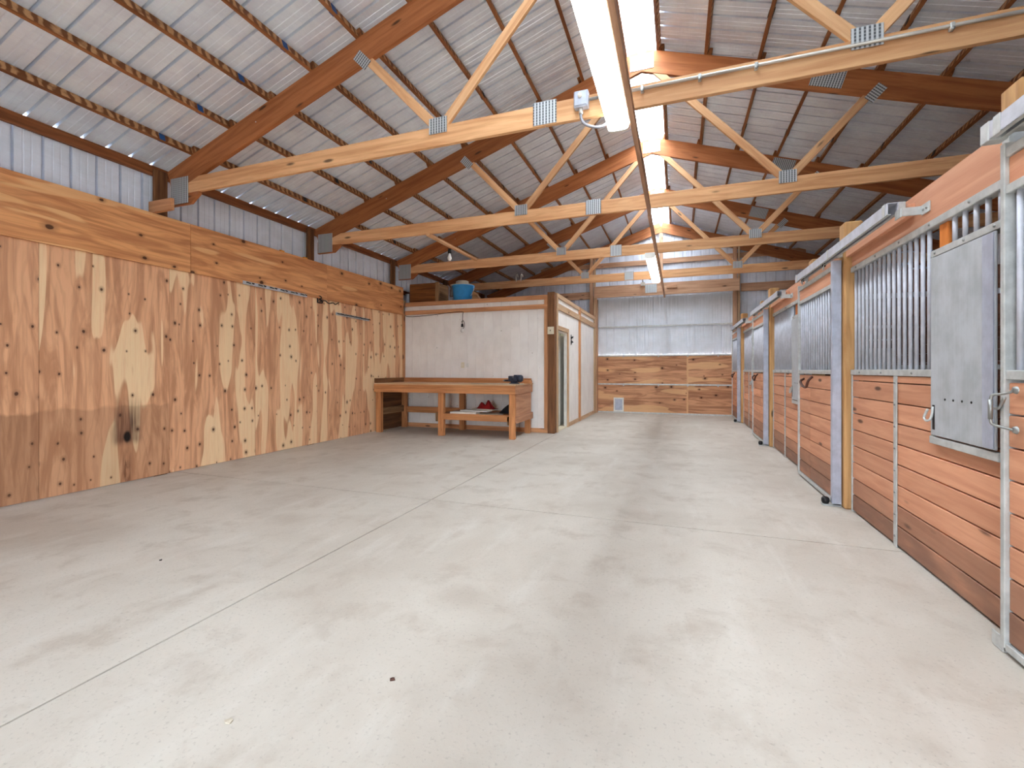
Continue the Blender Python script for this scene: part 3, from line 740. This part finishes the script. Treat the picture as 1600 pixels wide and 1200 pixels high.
# loose straight-edge on top
st = box('straight_edge', (-3.75, 7.99, 1.022), (-2.70, 8.07, 1.034), 'card', None, .001); tag(st, 'thin grey strip of wood lying along the bench front', 'wood strip')
vs_ = thing('bench_vise', 'dark blue-grey bench vise on the right end of the workbench', 'vise', (-2.95, 8.15, 1.022))
lathe('swivel_base', [(0, 0), (.10, 0), (.10, .02), (.075, .03), (.06, .05), (0, .05)], 'viseblue', (-2.93, 8.2, 1.022), vs_, 18)
box('body', (-3.0, 8.13, 1.06), (-2.86, 8.27, 1.14), 'viseblue', vs_, .015)
box('fixed_jaw', (-2.92, 8.12, 1.11), (-2.86, 8.28, 1.20), 'viseblue', vs_, .01)
box('sliding_jaw', (-3.03, 8.12, 1.07), (-2.96, 8.28, 1.18), 'viseblue', vs_, .012)
lathe('anvil', [(0, .06), (.05, .055), (.07, .03), (.07, -.03), (.05, -.05), (0, -.05)], 'viseblue', (-2.82, 8.2, 1.13), vs_, 14, (0, PI / 2, 0))
cyl('screw', (-3.14, 8.2, 1.09), (-2.95, 8.2, 1.09), .02, 'viseblue', vs_)
cyl('handle', (-3.13, 8.12, 1.09), (-3.13, 8.28, 1.09), .009, 'bolt', vs_)
bk2 = box('wood_offcut', (-2.88, 8.62, 1.022), (-2.75, 8.75, 1.085), 'bench', None); tag(bk2, 'small square wood offcut behind the vise', 'wood block')
# things on the shelf
def slab(nm, lab, cat, cx, cy, z, L, Wd, t, ang, mat, grp=None, tilt=0.):
    me = boxmesh((L, Wd, t), .002, (mat,))
    o = link(nm, me, T(cx, cy, z + t / 2) @ Euler((0, tilt, ang)).to_matrix().to_4x4()); tag(o, lab, cat, grp); return o
slab('white_board', 'lowest white board of the stack on bench shelf', 'board', -3.93, 8.12, .44, .55, .22, .035, .03, 'paper', 'boards on the bench shelf')
slab('white_board', 'white board crossing over the lowest one on bench shelf', 'board', -3.76, 8.26, .476, .62, .2, .022, -.12, 'paper', 'boards on the bench shelf')
slab('white_board', 'topmost pale board of the stack under the red cloth', 'board', -3.62, 8.36, .50, .52, .18, .02, -.25, 'stone', 'boards on the bench shelf')
slab('card_sheet', 'grey cardboard sheet lying at shelf front', 'cardboard', -3.40, 8.2, .44, .46, .34, .01, .3, 'card')
def heap(nm, lab, cat, c, r, mat, bumps, ang=0.):
    """crumpled cloth: a draped height field closed underneath"""
    nx, ny = 25, 13; vs, fs = [], []; rnd = random.Random(len(lab))
    for lvl in (1, 0):
        for j_ in range(ny):
            for i_ in range(nx):
                u, v = i_ / (nx - 1) * 2 - 1, j_ / (ny - 1) * 2 - 1
                edge = max(0., 1 - max(abs(u), abs(v)) ** 6)
                h_ = .1 + sum(a * math.exp(-((u - bu) / su) ** 2 - ((v - bv) / sv) ** 2) for a, bu, bv, su, sv in bumps) + .07 * math.sin(7 * u + 3 * v) * math.cos(5 * v)
                wob = 1 + .12 * math.sin(5 * math.atan2(v, u) + len(lab))
                vs.append((u * r[0] * wob, v * r[1] * wob, max(.002, h_ * edge * r[2]) if lvl else 0))
    n_ = nx * ny
    for j_ in range(ny - 1):
        for i_ in range(nx - 1):
            a = j_ * nx + i_; fs.append((a, a + 1, a + nx + 1, a + nx)); fs.append((n_ + a, n_ + a + nx, n_ + a + nx + 1, n_ + a + 1))
    rim = list(range(nx)) + [k * nx + nx - 1 for k in range(1, ny)] + list(range(n_ - 2, n_ - nx - 1, -1)) + [k * nx for k in range(ny - 2, 0, -1)]
    for k in range(len(rim)):
        a, b = rim[k], rim[(k + 1) % len(rim)]; fs.append((a, a + n_, b + n_, b))
    return tag(mesh(nm, vs, fs, mat, T(*c) @ Matrix.Rotation(ang, 4, 'Z'), None, True), lab, cat)
heap('red_cloth', 'crumpled dark red cloth on the bench shelf', 'cloth', (-3.60, 8.40, .521), (.21, .09, .15), 'red', ((.75, -.45, 0, .3, .7), (1., .25, .1, .28, .7)), -.2)
heap('dark_tarp', 'folded black tarp at the right end of bench shelf', 'tarp', (-3.10, 8.42, .452), (.20, .2, .17), 'tarp', ((.9, -.1, 0, .5, .6), (.5, .6, .3, .3, .5)), .2)

# ------------------------------------------------------------------ fittings on the left wall
def rack(y0, y1, z0, z1, lab, mat, n):
    t = thing('tool_rack', lab, 'tool rack', (XL, (y0 + y1) / 2, z0), 'tool racks on the left wall')
    dz = z1 - z0
    beam('rail', (XL + .03 if z0 > 2.5 else XL + .009, y0, z0), (XL + .03 if z0 > 2.5 else XL + .009, y1, z0 + dz), .012, .05, mat, t)
    for k in range(n):
        y = y0 + (k + .5) * (y1 - y0) / n; z = z0 + dz * (k + .5) / n; xo = XL + .036 if z0 > 2.5 else XL + .015
        for s_ in (-.045, .045):
            tube('clip', [(xo, y + s_, z + .01), (xo + .04, y + s_ * 1.1, z + .0), (xo + .06, y + s_ * .5, z - .01)], .008, 'iron', t, 6, 2)
        box('clip_plate', (xo, y - .06, z - .018), (xo + .006, y + .06, z + .018), 'iron' if mat == 'iron' else 'galv', t, .001)
    return t
rack(4.88, 6.10, 2.565, 2.55, 'long silver tool rack on the seam below the plywood band', 'pipe', 6)
rack(6.82, 7.78, 2.335, 2.315, 'short dark tool rack lower on the left wall', 'stile', 7)
hk = thing('iron_hook', 'black scroll-shaped iron hook between the two tool racks', 'hook', (XL, 6.55, 2.5))
box('back_plate', (XL + .004, 6.35, 2.47), (XL + .014, 6.375, 2.60), 'iron', hk)
tube('scroll', [(XL + .02, 6.365, 2.595), (XL + .03, 6.41, 2.59), (XL + .03, 6.43, 2.56), (XL + .03, 6.385, 2.535), (XL + .03, 6.44, 2.52), (XL + .03, 6.45, 2.48), (XL + .02, 6.37, 2.475)], .011, 'iron', hk, 6)
tube('arm', [(XL + .02, 6.40, 2.50), (XL + .05, 6.50, 2.525), (XL + .04, 6.60, 2.49), (XL + .05, 6.70, 2.515), (XL + .04, 6.77, 2.495), (XL + .05, 6.85, 2.545)], .009, 'iron', hk, 6)

# ------------------------------------------------------------------ stall fronts
BH = .148; MOD = 3.66
def boards(y0, y1, x, parent, split=None, zmax=1.25, z0=.012):
    z = z0; k = 0
    while z < zmax - .02:
        z1 = min(z + BH, zmax)
        segs = [(y0, y1)] if split is None else [(y0, split), (split, y1)]
        for a, b in segs:
            o = box('board', (x + random.uniform(-.0015, .0015), a + .001, z + .004), (x + .038, b - .001, z1 - .004), 'board', parent, .004)
            r = .18 if k == 0 else (.45 if k == 1 else random.uniform(.88, 1.))
            o.color = (r, 1, 1, 1)
        z = z1; k += 1
def bars(y0, y1, n, z0, z1, x, parent, r=.0125):
    for k in range(n):
        y = y0 + (y1 - y0) * (k + .5) / n
        cyl('bar', (x, y, z0), (x, y, z1), r, 'pipe', parent, 10)
def bolts(p, ys, x, zs):
    for y in ys:
        for z in zs: lathe('bolt', [(0, .007), (.007, .006), (.009, 0)], 'bolt', (x, y, z), p, 8, (0, -PI / 2, 0))

def panel(Y0, lab, detail=True):
    """fixed stall front: near end at Y0, far end Y0+2.12"""
    Y1 = Y0 + 2.12; x = XS
    t = thing('horse_stall', lab, 'stall front', (x, (Y0 + Y1) / 2, 0), 'fixed stall fronts')
    mid = Y0 + 1.215
    boards(Y0 + .03, mid, x, t); boards(mid, Y1 - .02, x, t)
    box('mid_rail', (x - .012, Y0 + .66, 1.25), (x + .045, Y1, 1.296), 'galv', t)
    box('top_rail', (x - .012, Y0 + .03, 2.185), (x + .045, Y1, 2.232), 'galv', t)
    box('edge_strip', (x - .016, Y0 - .02, .0), (x + .045, Y0 + .03, 2.55), 'galv', t, .003)
    box('edge_strip', (x - .008, Y1 - .022, .0), (x + .045, Y1, 1.25), 'galv', t)
    box('cover_strip', (x - .010, mid - .026, .0), (x - .002, mid + .026, 1.25), 'galv', t)
    box('header_board', (x - .002, Y0 + .03, 2.234), (x + .04, Y1, 2.472), 'header', t)
    bars(Y0 + .74, Y1 - .01, 16, 1.296, 2.185, x + .016, t)
    # feed door opening and short grille
    F0, F1 = Y0 + .03, Y0 + .66
    box('stud', (x + .012, F1 - .09, .03), (x + .05, F1 + .0, 2.185), 'orange', t)
    box('feed_rail', (x - .022, F0, 1.99), (x + .04, F1 + .02, 2.03), 'galv', t)
    bars(F0 + .01, F1 - .11, 5, 2.03, 2.185, x + .016, t)
    box('feed_rail', (x - .03, F0, .84), (x + .0, F1 + .02, .885), 'galv', t)
    box('feed_stile', (x - .022, F1 - .005, .885), (x + .0, F1 + .022, 1.99), 'galv', t)
    fp = box('feed_door', (x - .036, F0 + .012, .895), (x - .022, F1 - .012, 1.98), 'feed', t, .004)
    box('door_flange', (x - .042, F0 + .014, .90), (x - .036, F0 + .10, 1.975), 'stile', fp, .001)
    box('slot', (x - .0375, F1 - .06, .93), (x - .0362, F1 - .035, 1.08), 'iron', fp, 0)
    tube('hook', [(x - .04, F1 - .05, 1.07), (x - .05, F1 - .05, 1.0), (x - .06, F1 - .02, .98), (x - .055, F1 + .02, 1.0), (x - .05, F1 - .01, 1.05)], .007, 'galv', fp, 6)
    for k in range(4): lathe('rivet', [(0, .004), (.006, .003), (.007, 0)], 'iron', (x - .036, F0 + .2 + k * .085, 1.12), fp, 8, (0, -PI / 2, 0))
    if detail:
        bolts(t, [Y0 + .005], x - .016, [.08 + k * .19 for k in range(13)])
        bolts(t, [mid], x - .010, [.08 + k * .16 for k in range(8)])
        bolts(t, [Y0 + .3 + k * .42 for k in range(5)], x - .012, [2.208])
        bolts(t, [Y0 + .95, Y0 + 1.45, Y0 + 1.9], x - .012, [1.272])
        bolts(t, [F0 + .04, F0 + .3, F1 - .03], x - .022, [2.01])
    return t
def door(Y0, lab, open_gap=False, latch=False):
    """sliding door hung in front of the opening: near edge Y0, far edge Y0+1.42"""
    Y1 = Y0 + 1.43; x = 1.405
    t = thing('stall_door', lab, 'stall door', (x, (Y0 + Y1) / 2, 0), 'sliding stall doors')
    boards(Y0 + .055, Y1 - .03, x + .004, t, split=Y0 + .055 + (Y1 - Y0 - .085) * random.uniform(.3, .7), z0=.055)
    box('stile', (x - .035, Y0, .03), (x + .04, Y0 + .055, 2.325), 'stile', t, .004)
    box('stile', (x - .012, Y1 - .03, .03), (x + .045, Y1, 2.325), 'galv', t, .003)
    box('bottom_rail', (x - .01, Y0 + .055, .02), (x + .04, Y1 - .03, .055), 'galv', t)
    box('mid_rail', (x - .008, Y0 + .055, 1.25), (x + .042, Y1 - .03, 1.292), 'galv', t)
    box('grille_rail', (x - .008, Y0 + .055, 2.09), (x + .045, Y1 - .03, 2.13), 'galv', t)
    box('top_board', (x + .004, Y0 + .055, 2.13), (x + .042, Y1 - .03, 2.255), 'board', t).color = (1, 1, 1, 1)
    box('top_rail', (x - .008, Y0 + .055, 2.255), (x + .045, Y1 - .03, 2.30), 'galv', t)
    bars(Y0 + .06, Y1 - .035, 15, 1.292, 2.09, x + .018, t)
    for y in (Y0 + .3, Y1 - .3):
        box('hanger', (x - .03, y, 2.30), (x - .022, y + .04, 2.36), 'galv', t)
        lathe('roller', [(0, .012), (.02, .012), (.02, -.012), (0, -.012)], 'iron', (x - .02, y + .02, 2.352), t, 12, (0, PI / 2, 0))
    if not latch:
        yh = Y0 + .98
        tube('pull_handle', [(x + .0, yh - .16, 1.22), (x - .04, yh - .155, 1.17), (x - .055, yh - .12, 1.10), (x - .055, yh + .03, 1.115), (x - .045, yh + .16, 1.16), (x + .0, yh + .2, 1.19)], .013, 'rust', t, 8)
    return t
def guide(Y, lab):
    g_ = thing('door_guide', lab, 'door guide', (1.38, Y, 0), 'floor door guides')
    box('bracket', (1.30, Y - .03, 0.001), (1.451, Y + .05, .012), 'galv', g_)
    box('upright', (1.446, Y - .03, .012), (1.451, Y + .05, .16), 'galv', g_)
    lathe('roller', [(0, .06), (.025, .06), (.034, .045), (.034, .02), (.025, .0), (0, 0)], 'black', (1.335, Y + .03, .012), g_, 14)
def track(Y0, Y1, lab, cap=True):
    x0, x1, z0, z1 = 1.335, 1.40, 2.345, 2.425
    t = thing('door_track', lab, 'door track', (1.37, (Y0 + Y1) / 2, z0), 'box tracks of the stall doors')
    box('top_wall', (x0, Y0, z1 - .005), (x1, Y1, z1), 'pipe', t, .001)
    box('front_wall', (x0, Y0, z0), (x0 + .005, Y1, z1), 'pipe', t, .001)
    box('back_wall', (x1 - .005, Y0, z0), (x1, Y1, z1), 'pipe', t, .001)
    box('lip', (x0, Y0, z0), (x0 + .022, Y1, z0 + .005), 'galv', t, .001)
    box('lip', (x1 - .022, Y0, z0), (x1, Y1, z0 + .005), 'galv', t, .001)
    for y in (Y0 + .03, Y0 + (Y1 - Y0) * .5, Y1 - .1):
        box('bracket', (x1, y, z0 + .005), (x1 + .05, y + .05, z1 + .01), 'galv', t, .002)
        box('bracket_band', (x0 - .003, y, z0 - .003), (x0, y + .05, z1 + .004), 'galv', t, .001)
    py = [5.03 + MOD * k for k in range(-1, 3) if Y0 < 5.03 + MOD * k < Y1]
    for a, b in (((Y0 + .03, py[0] - .003), (py[0] + .153, Y1 - .03)) if py else ((Y0 + .03, Y1 - .03),)):
        box('backer_board', (x1 + .062, a, z0 - .01), (XS - .003, b, z1 - .01), 'header', t)
def stop(Y):
    s_ = thing('door_stop', 'bent steel door stop bracket on the header at Y', 'bracket', (1.45, Y, 2.3))
    box('base', (XS - .012, Y - .13, 2.30), (XS - .003, Y - .03, 2.365), 'galv', s_, .002)
    box('arm', (1.385, Y - .04, 2.305), (XS - .003, Y - .03, 2.36), 'galv', s_, .002)
    box('tip', (1.38, Y - .035, 2.302), (1.388, Y + .05, 2.362), 'galv', s_, .002)
    bolts(s_, [Y - .10, Y - .06], XS - .012, [2.33]); return s_
def post(Y, lab, front=True, top=2.67):
    xa, xb = (1.452, 1.60) if front else (XS + .055, XS + .2)
    p = box('stall_post', (xa, Y, 0), (xb, Y + .15, top), 'post', None, .014)
    return tag(p, lab, 'post', 'posts of the stall fronts')

PN = ['nearest fixed stall front with the large grey feed door', 'second fixed stall front, between two sliding doors', 'farthest fixed stall front near the far aisle door']
DN = ['nearest stall door, cut off by the right edge of the view', 'second stall door, hung beyond the tall pine post', 'third stall door along the aisle', 'farthest stall door beside the far aisle door']
for i in range(3): panel(2.885 + MOD * i, PN[i], True)
for i in range(4):
    y0 = 1.31 + .0 + (MOD * i if i == 0 else MOD * i + .11)
    door(y0, DN[i], latch=(i == 0))
post(1.2, 'stall post just behind the nearest door, right of the view', True) if False else None
for i in range(3): post(5.03 + MOD * i, ['tall pine post between nearest fixed front and second door', 'pine post between second fixed front and third door', 'pine post between farthest fixed front and farthest door'][i])
for i in range(3): post(2.92 + MOD * i, ['post top behind the nearest fixed front by the near track end', 'post seen through the bars at the far edge of second door', 'post behind the far edge of third door'][i], False, 2.72 if i == 0 else 2.67)
for i, (a, b) in enumerate(((.1, 2.72), (3.78, 6.36), (7.44, 10.02), (11.1, 13.55))):
    track(a, b, ['nearest door track with flat end cap, upper right', 'second door track, above the second stall door', 'third door track along the stalls', 'farthest door track by the aisle end'][i])
box('end_cap', (1.331, 2.70, 2.34), (1.404, 2.76, 2.43), 'galv', [o for o in bpy.data.objects if o.name.startswith('door_track')][0])
for i, y in enumerate((3.74, 7.40, 11.06)):
    s_ = stop(y); s_['label'] = ['bent steel stop bracket on the nearest header board', 'bent steel stop bracket at the third track end', 'bent steel stop bracket at the farthest track end'][i]; s_['group'] = 'door stop brackets'
for i in range(3): guide(5.13 + MOD * i, ['black roller guide at the foot of the second stall door', 'black roller guide at the foot of the third stall door', 'black roller guide at the foot of the farthest door'][i])
ng = thing('door_guide', 'bent steel floor guide at the foot of nearest door', 'door guide', (1.40, 2.82, 0), 'floor door guides')
box('bracket', (1.398, 2.73, .001), (1.48, 2.81, .008), 'galv', ng)
box('upright', (1.398, 2.73, .008), (1.404, 2.81, .07), 'galv', ng)
la = thing('door_latch', 'bent steel latch handle beside the grey feed door', 'latch', (1.40, 2.80, 1.1))
tube('handle', [(1.392, 2.63, 1.215), (1.380, 2.645, 1.195), (1.362, 2.67, 1.185), (1.345, 2.69, 1.18), (1.338, 2.695, 1.16), (1.337, 2.695, 1.07), (1.345, 2.688, 1.045), (1.370, 2.655, 1.035), (1.392, 2.63, 1.025)], .006, 'bolt', la, 8)
cyl('grip', (1.337, 2.695, 1.07), (1.337, 2.695, 1.16), .009, 'bolt', la)
for z in (1.205, 1.03): lathe('bolt', [(0, .012), (.014, .010), (.018, 0)], 'bolt', (1.393, 2.63, z), la, 10, (0, -PI / 2, 0))
tube('catch', [(1.39, 2.70, 1.17), (1.385, 2.73, 1.12), (1.388, 2.78, 1.115)], .007, 'bolt', la, 6)

# stall partitions and inner walls
for i, y in enumerate((1.25, 5.10, 8.76, 12.42)):
    t = thing('stall_partition', ['partition wall inside the nearest stall, right edge', 'board partition behind the nearest stall bars', 'board partition behind the second stall bars', 'board partition behind the farthest stall bars'][i], 'partition', (3.2, y, 0), 'partitions between the stalls')
    z = .01
    while z < 1.3:
        box('board', (1.62, y, z), (XR - .02, y + .035, min(z + .18, 1.3) - .004), 'inner', t); z += .18
    box('rail', (1.62, y - .005, 1.30), (XR - .02, y + .04, 1.34), 'galv', t)
    for k in range(14): cyl('bar', (1.75 + k * .24, y + .017, 1.34), (1.75 + k * .24, y + .017, 1.78), .012, 'pipe', t, 8)
    box('board', (1.62, y, 1.78), (XR - .02, y + .035, 1.95), 'inner', t); box('board', (1.62, y, 2.0), (XR - .02, y + .035, 2.2), 'inner', t)

# ------------------------------------------------------------------ small things on the floor
def scrap(nm, lab, cat, c, r, mat, seed):
    rnd = random.Random(seed); n = 7
    top = [(math.cos(2 * PI * k / n) * r * rnd.uniform(.6, 1.2), math.sin(2 * PI * k / n) * r * rnd.uniform(.4, 1.), rnd.uniform(.003, .008)) for k in range(n)]
    vs = top + [(a * .98, b * .98, .0005) for a, b, _ in top]
    fs = [tuple(range(n)), tuple(range(2 * n - 1, n - 1, -1))] + [(i, i + n, (i + 1) % n + n, (i + 1) % n) for i in range(n)]
    return tag(mesh(nm, vs, fs, mat, T(*c)), lab, cat)
scrap('paper_scrap', 'tiny pale paper scrap on the floor at front left', 'paper scrap', (-1.55, 1.22, 0), .02, 'stone', 1)
scrap('dry_leaf', 'small brown dry leaf on the near floor', 'leaf', (-1.12, 1.62, 0), .012, 'rust', 2)
scrap('wood_chip', 'dark wood chip on the floor left of the joint', 'wood chip', (-3.30, 2.1, 0), .011, 'iron', 4)
